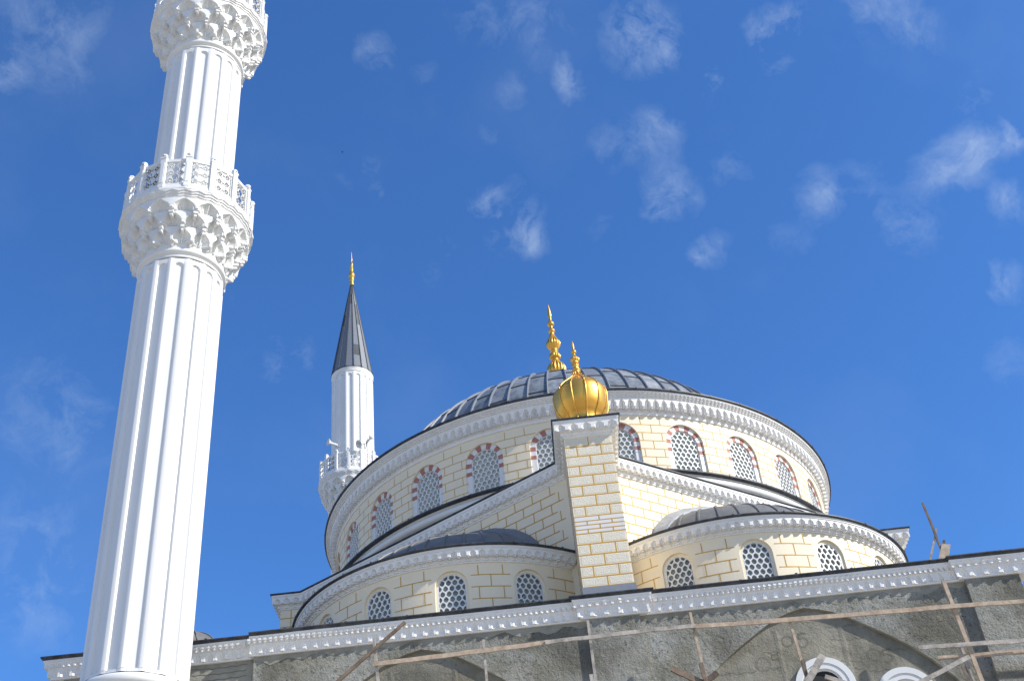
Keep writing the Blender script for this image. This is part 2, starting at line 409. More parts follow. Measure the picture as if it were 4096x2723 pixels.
# --- rough lower walls with blind pointed arches
ARCH = [(0, 0), (.25, .055), (.47, .13), (.7, .25), (1.0, .44), (1.3, .64), (1.62, .88), (1.9, 1.14), (2.2, 1.5), (2.38, 1.9), (2.45, 2.4), (2.45, 3.8)]
def wall_with_arch(name, x0, x1, y, cx, za, depth=.07):
    mb = MB(); ztop = 9.33
    Lp = [(cx - dx, za - dz) for dx, dz in ARCH]; Rp = [(cx + dx, za - dz) for dx, dz in ARCH]
    zb = Lp[-1][1]
    for side, E, xe in ((1, Lp, x0), (-1, Rp, x1)):
        mb.quad((xe, y, ztop), (E[0][0], y, ztop), (E[0][0], y, E[0][1]), (xe, y, E[0][1]))
        for (p, q) in zip(E[:-1], E[1:]):
            mb.quad((xe, y, p[1]), (p[0], y, p[1]), (q[0], y, q[1]), (xe, y, q[1]))
            mb.quad((p[0], y, p[1]), (p[0], y + depth, p[1]), (q[0], y + depth, q[1]), (q[0], y, q[1]), 1)
    mb.quad((x0, y, zb), (x1, y, zb), (x1, y, GROUND), (x0, y, GROUND))
    # slight smooth band of render under the cornice
    for i in range(40):
        xa, xb = x0 + (x1 - x0) * i / 40, x0 + (x1 - x0) * (i + 1) / 40
        h = .10 + .05 * math.sin(i * 1.7 + cx) + .03 * math.sin(i * .6)
        h2 = .10 + .05 * math.sin((i + 1) * 1.7 + cx) + .03 * math.sin((i + 1) * .6)
        mb.poly([(xa, y - .004, 9.34), (xb, y - .004, 9.34), (xb, y - .004, 9.31 - h2), (xa, y - .004, 9.31 - h)], 1)
    w = mpart(mb, name, [CONC, CONC_S])
    return w
wall_l = wall_with_arch('lower_wall', -5.03, .80, 20.20, -2.115, 9.13)
wall_r = wall_with_arch('lower_wall', 1.69, 7.35, 20.20, 4.51, 9.145)
def strip(mb, pts, w, y, m=0):
    for (a, b) in zip(pts[:-1], pts[1:]):
        dx, dz = b[0] - a[0], b[1] - a[1]; L = math.hypot(dx, dz) or 1; nx, nz = -dz / L * w / 2, dx / L * w / 2
        mb.quad((a[0] - nx, y, a[1] - nz), (b[0] - nx, y, b[1] - nz), (b[0] + nx, y, b[1] + nz), (a[0] + nx, y, a[1] + nz), m)
def arch_z(dx):
    dx = abs(dx)
    for (a, b) in zip(ARCH[:-1], ARCH[1:]):
        if dx <= b[0]: return a[1] + (b[1] - a[1]) * (dx - a[0]) / max(1e-6, b[0] - a[0])
    return 9.
for wl, cx, za, marks in ((wall_l, -2.115, 9.13, False), (wall_r, 4.51, 9.145, True)):
    mb = MB(); y = 20.20 + .07
    mb.quad((cx - 2.6, y, za + .05), (cx + 2.6, y, za + .05), (cx + 2.6, y, GROUND), (cx - 2.6, y, GROUND))
    rnd = random.Random(int(cx * 10))
    # incised wavy guide lines in the render
    for k in range(22):
        z = za - .22 - .13 * k + rnd.uniform(-.03, .03)
        for seg in range(3):
            xs = cx + rnd.uniform(-1.9, 1.6); L = rnd.uniform(.25, .75); ph = rnd.uniform(0, 6)
            pts = []
            for i in range(15):
                x = xs + L * i / 14
                zz = z + .018 * math.sin(i * 1.35 + ph) + .012 * math.sin(i * .5)
                if zz < za - arch_z(x - cx) - .05: pts.append((x, zz))
            if len(pts) > 3: strip(mb, pts, .006, y - .003, 1)
    if marks:    # outline ring and hook shapes scratched into the wet render
        def ring(x, z, r):
            for rr in (r, r * .82): strip(mb, [(x + rr * math.cos(a), z + rr * math.sin(a)) for a in [2 * PI * i / 18 for i in range(19)]], .005, y - .003, 1)
        def hook(x, z, s):
            P = [(.9, 1), (.2, 1), (.15, .55), (.55, .6), (.85, .4), (.88, .1), (.7, -.15), (.35, -.22), (.15, -.1)]
            for e in (0, .09): strip(mb, [(x + s * (px + e * .6), z + s * (pz - e)) for px, pz in P], .005, y - .003, 1)
        ring(3.63, 8.24, .13); hook(3.76, 8.20, .2); hook(4.28, 8.52, .2); ring(4.12, 8.60, .10); ring(2.95, 7.75, .13); ring(5.5, 8.2, .12); hook(5.62, 8.1, .18)
    # slightly raised vertical ribs of render in the arch field
    for dx in (-.55, .55):
        for k in range(14):
            za_, zb_ = za - arch_z(dx) - .16 - k * .12, za - arch_z(dx) - .16 - (k + 1) * .12
            xa_, xb_ = cx + dx + .006 * math.sin(k), cx + dx + .006 * math.sin(k + 1)
            mb.quad((xa_ - .05, y - .002, za_), (xa_, y - .007, za_), (xb_, y - .007, zb_), (xb_ - .05, y - .002, zb_), 0)
            mb.quad((xa_, y - .007, za_), (xa_ + .05, y - .002, za_), (xb_ + .05, y - .002, zb_), (xb_, y - .007, zb_), 0)
    f = mb.build('arch_panel', [CONC_P, INCISED], wl)
# left wing, pilasters, sides and back
mb = MB()
mb.quad((-8.38, 20.30, 9.33), (-5.03, 20.30, 9.33), (-5.03, 20.30, GROUND), (-8.38, 20.30, GROUND), 0)
mb.quad((-5.03, 20.30, 9.33), (-5.03, 20.20, 9.33), (-5.03, 20.20, GROUND), (-5.03, 20.30, GROUND), 0)
rnd = random.Random(3)
for k in range(9):
    z = 9.22 - .105 * k; pts = [(-6.6 + i * .06, z + .02 * abs(math.sin(i * .9 + k * 1.5)) + .01 * math.sin(i * .3)) for i in range(25)]
    strip(mb, pts, .012, 20.296, 2)
mpart(mb, 'wing_wall', [CONC_S, CONC, INCISED])
for (xa, xb) in ((.80, 1.69), (7.35, 8.28)):
    mb = MB()
    mb.quad((xa, 20.12, 9.33), (xb, 20.12, 9.33), (xb, 20.12, GROUND), (xa, 20.12, GROUND))
    for x in (xa, xb): mb.quad((x, 20.12, 9.33), (x, 20.20, 9.33), (x, 20.20, GROUND), (x, 20.12, GROUND), 1)
    mpart(mb, 'pilaster', [CONC, CONC_S])
mb = MB()
mb.quad((8.28, 20.12, 9.33), (8.28, 41, 9.33), (8.28, 41, GROUND), (8.28, 20.12, GROUND)); mb.quad((-8.38, 20.30, 9.33), (-8.38, 41, 9.33), (-8.38, 41, GROUND), (-8.38, 20.30, GROUND))
mb.quad((-8.47, 41, 9.72), (8.305, 41, 9.72), (8.305, 41, GROUND), (-8.47, 41, GROUND)); mpart(mb, 'side_wall', CONC)

# --- round-headed white window frames in the right arch
def arch_pts(r, zs, zb, n=14):
    """closed-under arch outline left foot -> over the top -> right foot (x,z) about springing zs"""
    P = [(-r, zb)]
    for i in range(n + 1):
        a = PI - PI * i / n; P.append((r * math.cos(a), zs + r * math.sin(a)))
    P.append((r, zb)); return P
def arch_ring(mb, r0, r1, y0, y1, zs, zb, m=0, n=14):
    a, b = arch_pts(r0, zs, zb, n), arch_pts(r1, zs, zb, n)
    rows = [[(x, y1, z) for x, z in b], [(x, y0, z) for x, z in b], [(x, y0, z) for x, z in a], [(x, y1, z) for x, z in a]]
    mb.grid(rows, m)
def arch_fill(mb, r, y, zs, zb, m=0, n=14):
    P = arch_pts(r, zs, zb, n)
    for i in range(1, len(P) - 2): mb.poly([(0, y, zs), (P[i][0], y, P[i][1]), (P[i + 1][0], y, P[i + 1][1])], m)
    mb.quad((-r, y, zs), (r, y, zs), (r, y, zb), (-r, y, zb), m)
def lower_window(cx, zs):
    mb = MB()
    arch_ring(mb, .40, .50, -.06, .0, 0, -1.6, 0, 20); arch_ring(mb, .355, .405, -.035, .0, 0, -1.6, 0, 20); arch_ring(mb, .30, .36, -.05, .0, 0, -1.6, 0, 20); arch_ring(mb, .27, .30, -.015, .06, 0, -1.6, 0, 20)
    w = mb.build('round_headed_window', WHITE, mosque, MOFF + Vector((cx, 20.27, zs)))
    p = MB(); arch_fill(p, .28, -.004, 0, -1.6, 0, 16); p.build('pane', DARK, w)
lower_window(4.58, 7.74); lower_window(5.86, 7.42); lower_window(3.26, 7.42)

# --- upper body: front pier, receding walls, corner piers
PH = .4575
UP = [(-5.94, 33.5), (-5.94, 26.156), (-5.39, 26.156), (XP - PH, 21.695), (XP - PH, 20.244), (XP + PH, 20.244), (XP + PH, 21.695), (2 * XP + 5.39, 26.156), (2 * XP + 5.94, 26.156), (2 * XP + 5.94, 33.5)]
ZU0, ZU1 = 9.70, 13.14
COURSE = [12.915, 12.70, 12.485, 12.27, 12.05, 11.835, 11.61, 11.396, 11.297, 11.214, 11.126, 11.044, 10.827, 10.61, 10.383, 10.168, 9.976]
def joint_strip(mb, P, T, D, s0, s1, z0, z1, m=1, proud=.004):
    """flat painted strip between arc lengths s0..s1 on a wall starting at P along T, outward D"""
    mb.box(P + T * s0 + Vector((0, 0, z0)) - D * .002, T * (s1 - s0), D * (proud + .002), (0, 0, z1 - z0), m)
def wall_seg(mb, i, lines=True, jl=.457, lw=.017, start=0.):
    a, b = Vector((*UP[i], 0)), Vector((*UP[i + 1], 0)); L = (b - a).length; T = (b - a) / L; D = Vector((T.y, -T.x, 0))
    mb.quad(tuple(a + Vector((0, 0, ZU1))), tuple(b + Vector((0, 0, ZU1))), tuple(b + Vector((0, 0, ZU0))), tuple(a + Vector((0, 0, ZU0))), 0)
    return a, T, D, L
mb = MB()
for i in range(len(UP) - 1):
    if i == 4: continue
    a, T, D, L = wall_seg(mb, i)
    zs = [ZU1 - .006] + [12.915 - .217 * k for k in range(15)]
    for k, z in enumerate(zs):
        if k and i not in (0, 8):
            if i in (2, 6):
                far = .35 + .22 * ((k * 3) % 2)          # lines stop short of the corner piers in steps
                s0, s1 = (far, L - .02) if i == 2 else (.02, L - far)
                if i == 2: s1 = L - (.30 if k % 2 else .12)
                joint_strip(mb, a, T, D, s0, s1, z - .010, z + .010)
            else: joint_strip(mb, a, T, D, .0, L, z - .010, z + .010)
        if i in (2, 6) and k < len(zs) - 1:
            s = .457 * (.5 if k % 2 else .95)
            while s < L - .25:
                q = L - s if i == 2 else s
                if i == 2 and q > L - (.31 if k % 2 == 0 else .13): s += .457; continue
                joint_strip(mb, a, T, D, q - .009, q + .009, zs[k + 1] + .008, z - .008 if k else ZU1 - .03); s += .457
        elif i in (1, 7) and k < len(zs) - 1: 
            joint_strip(mb, a, T, D, L * .45 - .008, L * .45 + .008, zs[k + 1] + .008, z - .008)
mpart(mb, 'upper_wall', [CREAM, GOLDLINE])
mb = MB()
a, T, D, L = wall_seg(mb, 4)
X0 = XP - PH
edges = [ZU1] + COURSE + [ZU0]
for k in range(len(edges) - 1):
    zt, zb = edges[k], edges[k + 1]
    band = 8 <= k <= 11
    if k: joint_strip(mb, a, T, D, 0, L, zt - .010, zt + .010)
    js = [L / 2] if k % 2 == 0 else [.229, .686]
    for j in js: joint_strip(mb, a, T, D, j - .009, j + .009, zb + .0085, zt - .0085 if k else zt - .03)
    cuts = [0] + js + [L]
    for (s0, s1) in zip(cuts[:-1], cuts[1:]):
        if k == len(edges) - 2: continue
        if band: joint_strip(mb, a, T, D, s0 + .012, s1 - .012, zb + .0085, zt - .0085, 3, .0025)
        elif s1 - s0 > .1: joint_strip(mb, a, T, D, s0 + .028, s1 - .028, zb + .03, zt - .03 if k else zt - .04, 2, .003)
mpart(mb, 'front_pier', [CREAM, GOLDLINE, STUCCO, PALE])
mb = MB(); mb.box((X0 - .02, 20.10, 9.69), (2 * PH + .04, 0, 0), (0, .16, 0), (0, .10, .265)); mpart(mb, 'pier_base_flashing', LEAD_C)
cols = path_columns(UP, .168, 14)
mb = MB()
rows = flat(13.115, 0.) + flat(13.117, .022) + flat(13.15, .024) + tier(13.15, 13.225, .028, .06, nrow=5, arch=.42, top=.9) + tier(13.225, 13.375, .075, .165, nrow=10, arch=.35, top=.90, depth=.85) + flat(13.38, .178) + flat(13.43, .182)
relief(mb, cols, rows)
pendants(mb, cols, 13.20, 13.26, .07, .15, .07, 1, 0.)
mpart(mb, 'upper_cornice', PLASTER)
mb = MB()
cu = densify(corner_columns(UP), .4, .012)
sweep(mb, cu, [(.18, 13.428), (.19, 13.432), (.192, 13.438), (.206, 13.44), (.21, 13.446), (.208, 13.466), (.19, 13.474), (-.3, 13.49)])
mpart(mb, 'upper_roof_edge', EDGE)
mb = MB()
n = len(UP); cu = corner_columns(UP); ring_ = [(b.x + d.x * .15, b.y + d.y * .15, 13.472) for b, d, u in cu]
for i in range(n - 1): mb.poly([(XP, 31, 13.53), ring_[i], ring_[i + 1]])
# lead slope running up to the drum plinth
mb.lathe([(7.42, 13.47), (7.0, 13.74), (6.5, 13.98)], 96, (XP, YC))
mpart(mb, 'upper_roof', LEAD)
# raw render showing on the far right corner pier
mb = MB(); mb.abox(2 * XP + 5.94 - .2, 2 * XP + 5.943, 26.150, 26.3, 9.7, 13.0); mpart(mb, 'unfinished_pier_edge', RAW)

# --- drum plinth ring
mb = MB()
prof = [(6.50, 13.90), (6.58, 13.91), (6.60, 13.96), (6.62, 14.02), (6.67, 14.07), (6.67, 14.095), (6.70, 14.10)]
for i in range(9):
    t = -PI / 2 + PI * i / 8; prof.append((6.72 + .115 * math.cos(t), 14.215 + .105 * math.sin(t)))
prof += [(6.78, 14.325), (6.80, 14.345)]
mb.lathe(prof, 160, (XP, YC)); mpart(mb, 'drum_plinth', WHITE)
mb = MB(); mb.lathe([(6.80, 14.345), (6.89, 14.35), (6.90, 14.36), (6.90, 14.395), (6.86, 14.41), (6.4, 14.52)], 160, (XP, YC), sm=False); edge_seams(mb, (XP, YC), 6.9, 14.362, 14.404, 44); mpart(mb, 'drum_plinth_roof_edge', EDGE)

# --- drum wall with window openings
D0, DSTEP = 8.25, 360 / 26
WANG = [D0 + DSTEP * k for k in range(-6, 6)]
def bay_wall(mb, center, R, a_mid, half, zb, zt, r, zs, zsill, depth, hole=True, nsub=5):
    """one bay of a round wall: cut the arched opening, with its reveal"""
    def P(x, z, e=0.): 
        a = a_mid + x / R; return (center[0] + (R - e) * math.sin(a), center[1] - (R - e) * math.cos(a), z)
    W = half * R
    if not hole:
        for i in range(10):
            xa, xb = -W + 2 * W * i / 10, -W + 2 * W * (i + 1) / 10
            mb.quad(P(xa, zt), P(xb, zt), P(xb, zb), P(xa, zb))
        return
    E = [(r, zsill), (r, zs)] + [(r * math.cos(PI / 2 * i / 10), zs + r * math.sin(PI / 2 * i / 10)) for i in range(1, 11)]
    for sgn in (-1, 1):
        for (p, q) in zip(E[:-1], E[1:]):
            for i in range(nsub):
                t0, t1 = i / nsub, (i + 1) / nsub
                f = lambda e, t: sgn * (e[0] + (W - e[0]) * t)
                mb.quad(P(f(p, t0), p[1]), P(f(p, t1), p[1]), P(f(q, t1), q[1]), P(f(q, t0), q[1]))
            # reveal is flat (tangent plane at the window)
            mb.quad(P(sgn * p[0], p[1]), P(sgn * p[0], p[1], depth), P(sgn * q[0], q[1], depth), P(sgn * q[0], q[1]))
        for (za, zc) in ((zb, zsill), (E[-1][1], zt)):
            for i in range(nsub + 1):
                xa, xb = sgn * W * i / (nsub + 1), sgn * W * (i + 1) / (nsub + 1)
                mb.quad(P(xa, za), P(xb, za), P(xb, zc), P(xa, zc))
def curved_strip(mb, center, R, a0, a1, z0, z1, m=1, proud=.004, n=4):
    rows = []
    for e, z in ((0, z0), (proud, z0), (proud, z1), (0, z1)):
        rows.append([(center[0] + (R + e) * math.sin(a0 + (a1 - a0) * i / n), center[1] - (R + e) * math.cos(a0 + (a1 - a0) * i / n), z) for i in range(n + 1)])
    mb.grid(rows, m)
mb = MB()
cD = (XP, YC)
for k in range(26):
    deg = D0 + DSTEP * (k - 6); vis = k < 12
    bay_wall(mb, cD, RD, rad(deg), rad(DSTEP / 2), 14.0, 16.08, .472, 15.39, 14.15, .15, vis)
    if vis or k == 25:
        am = rad(deg + DSTEP / 2)
        for r_ in range(7):
            z = 15.785 - .218 * r_
            hw = (.50, .39, .36, .36, .36, .36, .36)[r_] / RD
            curved_strip(mb, cD, RD, am - hw, am + hw, z - .0072, z + .0072)
            for j in ((-.235, .235) if r_ % 2 == 0 else (0.,)):
                ja = am + j / RD; w_ = .007 / RD
                zt_ = z + .218 - .006 if r_ else 15.985
                curved_strip(mb, cD, RD, ja - w_, ja + w_, z + .006, zt_, n=1)
mpart(mb, 'drum', [CREAM, GOLDLINE])
# drum cornice
nm = 208
cols = circle_columns(cD, RD, -PI, PI, nm, 12)
mb = MB()
rows = flat(16.03, 0.) + flat(16.032, .025) + flat(16.06, .03) + flat(16.065, .018) + flat(16.12, .022) + flat(16.125, .035) + flat(16.16, .04) + tier(16.16, 16.385, .05, .185, nrow=12, arch=.40, top=.95) + chevrons(16.385, 16.50, .185, .275, 3, 7, .6) + flat(16.503, .285) + flat(16.54, .288)
relief(mb, cols, rows)
pendants(mb, cols, 16.13, 16.24, .05, .19, .06, 1, 0.)
mpart(mb, 'drum_cornice', PLASTER)
mb = MB()
mb.lathe([(6.83, 16.538), (6.845, 16.545), (6.872, 16.548), (6.88, 16.556), (6.878, 16.59), (6.86, 16.60), (5.4, 16.86)], 208, cD, sm=False); edge_seams(mb, cD, 6.88, 16.558, 16.600, 44); mpart(mb, 'drum_roof_edge', EDGE)

# --- windows (mesh built once, copied round the drum)
def lattice(R, zs, zb, pitch, y0, y1, hole=.74, frame=.03):
    mb = MB()
    def inside(x, z, ins=0.):
        r = R - ins
        return (z >= zs and x * x + (z - zs) ** 2 <= r * r) or (z < zs and abs(x) <= r and z >= zb)
    def clampp(cx, cz, x, z, ins):
        if inside(x, z, ins): return (x, z)
        lo, hi = 0., 1.
        for _ in range(14):
            mid = (lo + hi) / 2
            if inside(cx + (x - cx) * mid, cz + (z - cz) * mid, ins): lo = mid
            else: hi = mid
        return (cx + (x - cx) * lo, cz + (z - cz) * lo)
    rowh = pitch * .92; nr = int((zs + R - zb) / rowh) + 3; nc = int(2 * R / pitch) + 3
    for j in range(nr):
        cz = zs + R - .03 - rowh * (j + .3)
        for i in range(-nc // 2 - 1, nc // 2 + 2):
            cx = (i + (.5 if j % 2 else 0)) * pitch
            if not inside(cx, cz, frame * .8): continue
            bo, hi_ = [], []
            for k in range(12):
                a = PI / 2 + 2 * PI * k / 12
                # pointy-top hexagon boundary (stretched to the row height)
                s = ((a - PI / 2 + PI / 6) % (PI / 3)) - PI / 6
                hr = (pitch / math.sqrt(3)) * (1. if k % 2 == 0 else math.cos(PI / 6))
                bx, bz = cx + hr * math.cos(a), cz + hr * math.sin(a) * (rowh / (pitch * .866))
                rr = pitch * .5 * hole * (1.12 if k in (0, 6) else 1.0) * 1.03
                hx, hz = cx + rr * math.cos(a), cz + rr * math.sin(a) * 1.10
                bo.append(clampp(cx, cz, bx, bz, 0.)); hi_.append(clampp(cx, cz, hx, hz, frame))
            for k in range(12):
                q = (k + 1) % 12
                mb.quad((bo[k][0], y0, bo[k][1]), (bo[q][0], y0, bo[q][1]), (hi_[q][0], y0, hi_[q][1]), (hi_[k][0], y0, hi_[k][1]))
                mb.quad((hi_[k][0], y0, hi_[k][1]), (hi_[q][0], y0, hi_[q][1]), (hi_[q][0], y1, hi_[q][1]), (hi_[k][0], y1, hi_[k][1]))
    arch_ring(mb, R - frame, R + .004, y0 - .006, y1, zs, zb, 0)
    return mb
def block_ring(mb, r0, r1, y, blocks, zs):
    for (a0, a1, m) in blocks:
        for i in range(3):
            b0, b1 = a0 + (a1 - a0) * i / 3, a0 + (a1 - a0) * (i + 1) / 3
            c0, s0, c1, s1 = math.cos(b0), math.sin(b0), math.cos(b1), math.sin(b1)
            mb.quad((r0 * c0, y, zs + r0 * s0), (r1 * c0, y, zs + r1 * s0), (r1 * c1, y, zs + r1 * s1), (r0 * c1, y, zs + r0 * s1), m)
            mb.quad((r0 * c0, y, zs + r0 * s0), (r0 * c1, y, zs + r0 * s1), (r0 * c1, y + .1, zs + r0 * s1), (r0 * c0, y + .1, zs + r0 * s0), m)
def drum_window():
    mb = MB(); y = .055; r0, r1 = .34, .478
    st = rad(18); blocks = []
    for k in range(-5, 6):
        a = PI / 2 + k * st
        blocks.append((max(0, a - st / 2), min(PI, a + st / 2), 1 if abs(k) % 2 == 1 else 0))
    block_ring(mb, r0, r1, y, blocks, 0)
    for sg in (-1, 1):
        for (za, zc, m) in ((0, -.055, 1), (-.055, -.165, 0), (-.165, -.27, 1), (-.27, -1.24, 0)):
            xa, xb = sg * r0, sg * r1
            mb.quad((xa, y, zc), (xb, y, zc), (xb, y, za), (xa, y, za), m)
            mb.quad((xa, y, zc), (xa, y, za), (xa, y + .1, za), (xa, y + .1, zc), m)
    w = mb.build('drum_window', [WHITE, RED], mosque)
    lattice(.345, 0, -1.24, .128, .085, .118, .83, .024).build('lattice', WHITE, w)
    p = MB(); arch_fill(p, .345, .12, 0, -1.24, 0, 14); p.build('pane', PALEGLASS, w)
    return w
w0 = drum_window()
for i, deg in enumerate(WANG):
    a = rad(deg); loc = MOFF + Vector((XP + (RD - .004) * math.sin(a), YC - (RD - .004) * math.cos(a), 15.39))
    if i == 0: w0.location = loc; w0.rotation_euler = (0, 0, a)
    else: copy_part(w0, mosque, loc, a)

# --- main dome
mb = MB(); Rb, Hb, zb0 = 5.5, 3.55, 16.845
N = 66; seams = [0, 10, 24, 38, 52, 66, 78, 88]
def dpt(r, z, a): return (XP + r * math.sin(a), YC - r * math.cos(a), z)
prof = []
for i in range(31):
    t = PI / 2 * i / 30; prof.append((Rb * math.cos(t), zb0 + Hb * math.sin(t)))
rnd = random.Random(11); sheet = {}
def msheet(i, j):
    k = j // 2; q = (i + (k % 2) * 2) // 5
    if (q, k) not in sheet: sheet[(q, k)] = rnd.choice((0, 0, 1, 1, 2))
    return sheet[(q, k)]
rows = [[dpt(r, z, 2 * PI * k / (2 * N)) for k in range(2 * N)] for r, z in prof[:-1]]
mb.grid(rows, 0, closed=True, sm=True, mfun=msheet)
for k in range(N):                      # standing rolls over the sheet joints
    a = 2 * PI * k / N; pr = []
    T = Vector((math.cos(a), math.sin(a), 0))
    for (r, z) in prof[:27]:
        nr_, nz_ = r / Rb ** 2, (z - zb0) / Hb ** 2; L = math.hypot(nr_, nz_); nr_, nz_ = nr_ / L, nz_ / L
        base = Vector(dpt(r, z, a)); o_ = Vector((nr_ * math.sin(a), -nr_ * math.cos(a), nz_))
        w_ = .027 if r > 2.2 else .02
        pr.append([tuple(base - T * w_ - o_ * .01), tuple(base - T * w_ * .75 + o_ * .04), tuple(base + o_ * .052), tuple(base + T * w_ * .75 + o_ * .04), tuple(base + T * w_ - o_ * .01)])
    mb.grid(pr, 2)
    for q in range(1, 6):               # lapped cross seams
        i0 = q * 5 - (k % 2) * 2
        if i0 >= 27 or i0 < 1: continue
        r, z = prof[i0]; pts = []
        for s in range(5):
            aa = a + 2 * PI / N * s / 4; pts.append((aa))
        r2, z2 = prof[i0][0] + .004, prof[i0][1] + .004
        t_ = PI / 2 * i0 / 30; dr, dz = -Rb * math.sin(t_), Hb * math.cos(t_); L = math.hypot(dr, dz); dr, dz = dr / L * .016, dz / L * .016
        mb.grid([[dpt(r2 + .012, z2 + .012, aa) for aa in pts], [dpt(r2 + .012 + dr, z2 + .012 + dz, aa) for aa in pts]], 3)
        mb.grid([[dpt(r2 - .004, z2 - .012, aa) for aa in pts], [dpt(r2 + .012, z2 + .012, aa) for aa in pts]], 3)
dome = mpart(mb, 'main_dome', [LEAD_A, LEAD_B, LEAD_C, LEAD])

# --- gilded finials
def lathe_finial(prof, name, parent, loc, n=48, nfl=8):
    """prof: (r, z, flute)"""
    P = [];   # refine with a smooth spline-like interpolation
    n_ = len(prof)
    for i in range(n_ - 1):
        p0, p1, p2, p3 = prof[max(i - 1, 0)], prof[i], prof[i + 1], prof[min(i + 2, n_ - 1)]
        for k in range(5):
            t = k / 5; q = []
            for c in range(3): q.append(.5 * (2 * p1[c] + (p2[c] - p0[c]) * t + (2 * p0[c] - 5 * p1[c] + 4 * p2[c] - p3[c]) * t * t + (3 * p1[c] - p0[c] - 3 * p2[c] + p3[c]) * t ** 3))
            P.append((max(.001, q[0]), q[1], max(0., q[2])))
    P.append(prof[-1])
    mb = MB(); rows = []
    for r, z, fl in P:
        rows.append([((r * (1 + fl * (abs(math.sin(a * nfl / 2 * 1.)) - .6))) * math.sin(a), -(r * (1 + fl * (abs(math.sin(a * nfl / 2)) - .6))) * math.cos(a), z) for a in [2 * PI * k / n for k in range(n)]])
    mb.grid(rows, 0, closed=True, sm=True)
    return mb
Fm = [(.30, -.2, 0), (.30, 0, 0), (.10, .25, 0), (.10, 1.45, 0), (.16, 1.55, .1), (.245, 1.7, .16), (.27, 1.83, .2), (.245, 1.96, .2), (.152, 2.1, .14), (.105, 2.19, 0), (.10, 2.24, 0), (.15, 2.28, .12), (.172, 2.34, .16), (.145, 2.42, .12), (.10, 2.49, 0), (.125, 2.54, 0), (.10, 2.59, 0), (.16, 2.69, .14), (.208, 2.80, .18), (.19, 2.90, .18), (.13, 3.03, .16), (.085, 3.14, .1), (.064, 3.235, 0), (.10, 3.30, 0), (.105, 3.345, 0), (.055, 3.42, 0), (.044, 3.51, 0), (.09, 3.56, 0), (.108, 3.61, 0), (.08, 3.68, 0), (.052, 3.74, 0), (.04, 3.83, 0), (.056, 3.90, 0), (.058, 3.98, 0), (.045, 4.12, 0), (.022, 4.28, 0), (.002, 4.40, 0)]
mbf = lathe_finial(Fm, 'f', None, None, 96, 16)
o = mbf.build('dome_finial', GOLD, dome, (XP, YC, 20.385))
Fo = [(.36, -.02, 0), (.36, .0, 0), (.375, .12, 0), (.36, .24, 0), (.385, .34, 0), (.445, .43, 0), (.515, .57, 0), (.546, .74, 0), (.546, .88, 0), (.508, 1.01, 0), (.385, 1.16, 0), (.238, 1.295, 0), (.148, 1.39, 0), (.100, 1.46, .04), (.078, 1.52, .05), (.072, 1.555, 0), (.09, 1.575, 0), (.09, 1.595, 0), (.06, 1.62, 0), (.056, 1.66, .1), (.07, 1.715, .1), (.052, 1.74, 0), (.076, 1.765, 0), (.062, 1.80, .1), (.092, 1.86, .2), (.075, 1.91, .2), (.036, 1.97, .1), (.022, 2.01, 0), (.045, 2.035, 0), (.055, 2.07, 0), (.04, 2.105, 0), (.02, 2.14, 0), (.024, 2.19, 0), (.02, 2.27, 0), (.002, 2.36, 0)]
mbf = lathe_finial(Fo, 'f', None, None, 48, 12)
for k in range(12):                     # raised cords on the onion
    a = 2 * PI * (k + .35) / 12; pts = []; rr = []
    Q = []
    for i in range(2, 14):
        p0, p1, p2, p3 = Fo[i - 1], Fo[i], Fo[i + 1], Fo[i + 2]
        for t in (0, .33, .67):
            Q.append(tuple(.5 * (2 * p1[c] + (p2[c] - p0[c]) * t + (2 * p0[c] - 5 * p1[c] + 4 * p2[c] - p3[c]) * t * t + (3 * p1[c] - p0[c] - 3 * p2[c] + p3[c]) * t ** 3) for c in (0, 1)))
    for r, z in Q: pts.append(((r + .004) * math.sin(a), -(r + .004) * math.cos(a), z)); rr.append(.019 if r > .2 else .013)
    mbf.tube(pts, rr, 0, 6)
o = mbf.build('onion_finial', GOLD, mosque, MOFF + Vector((XP, 20.74, 13.475)))

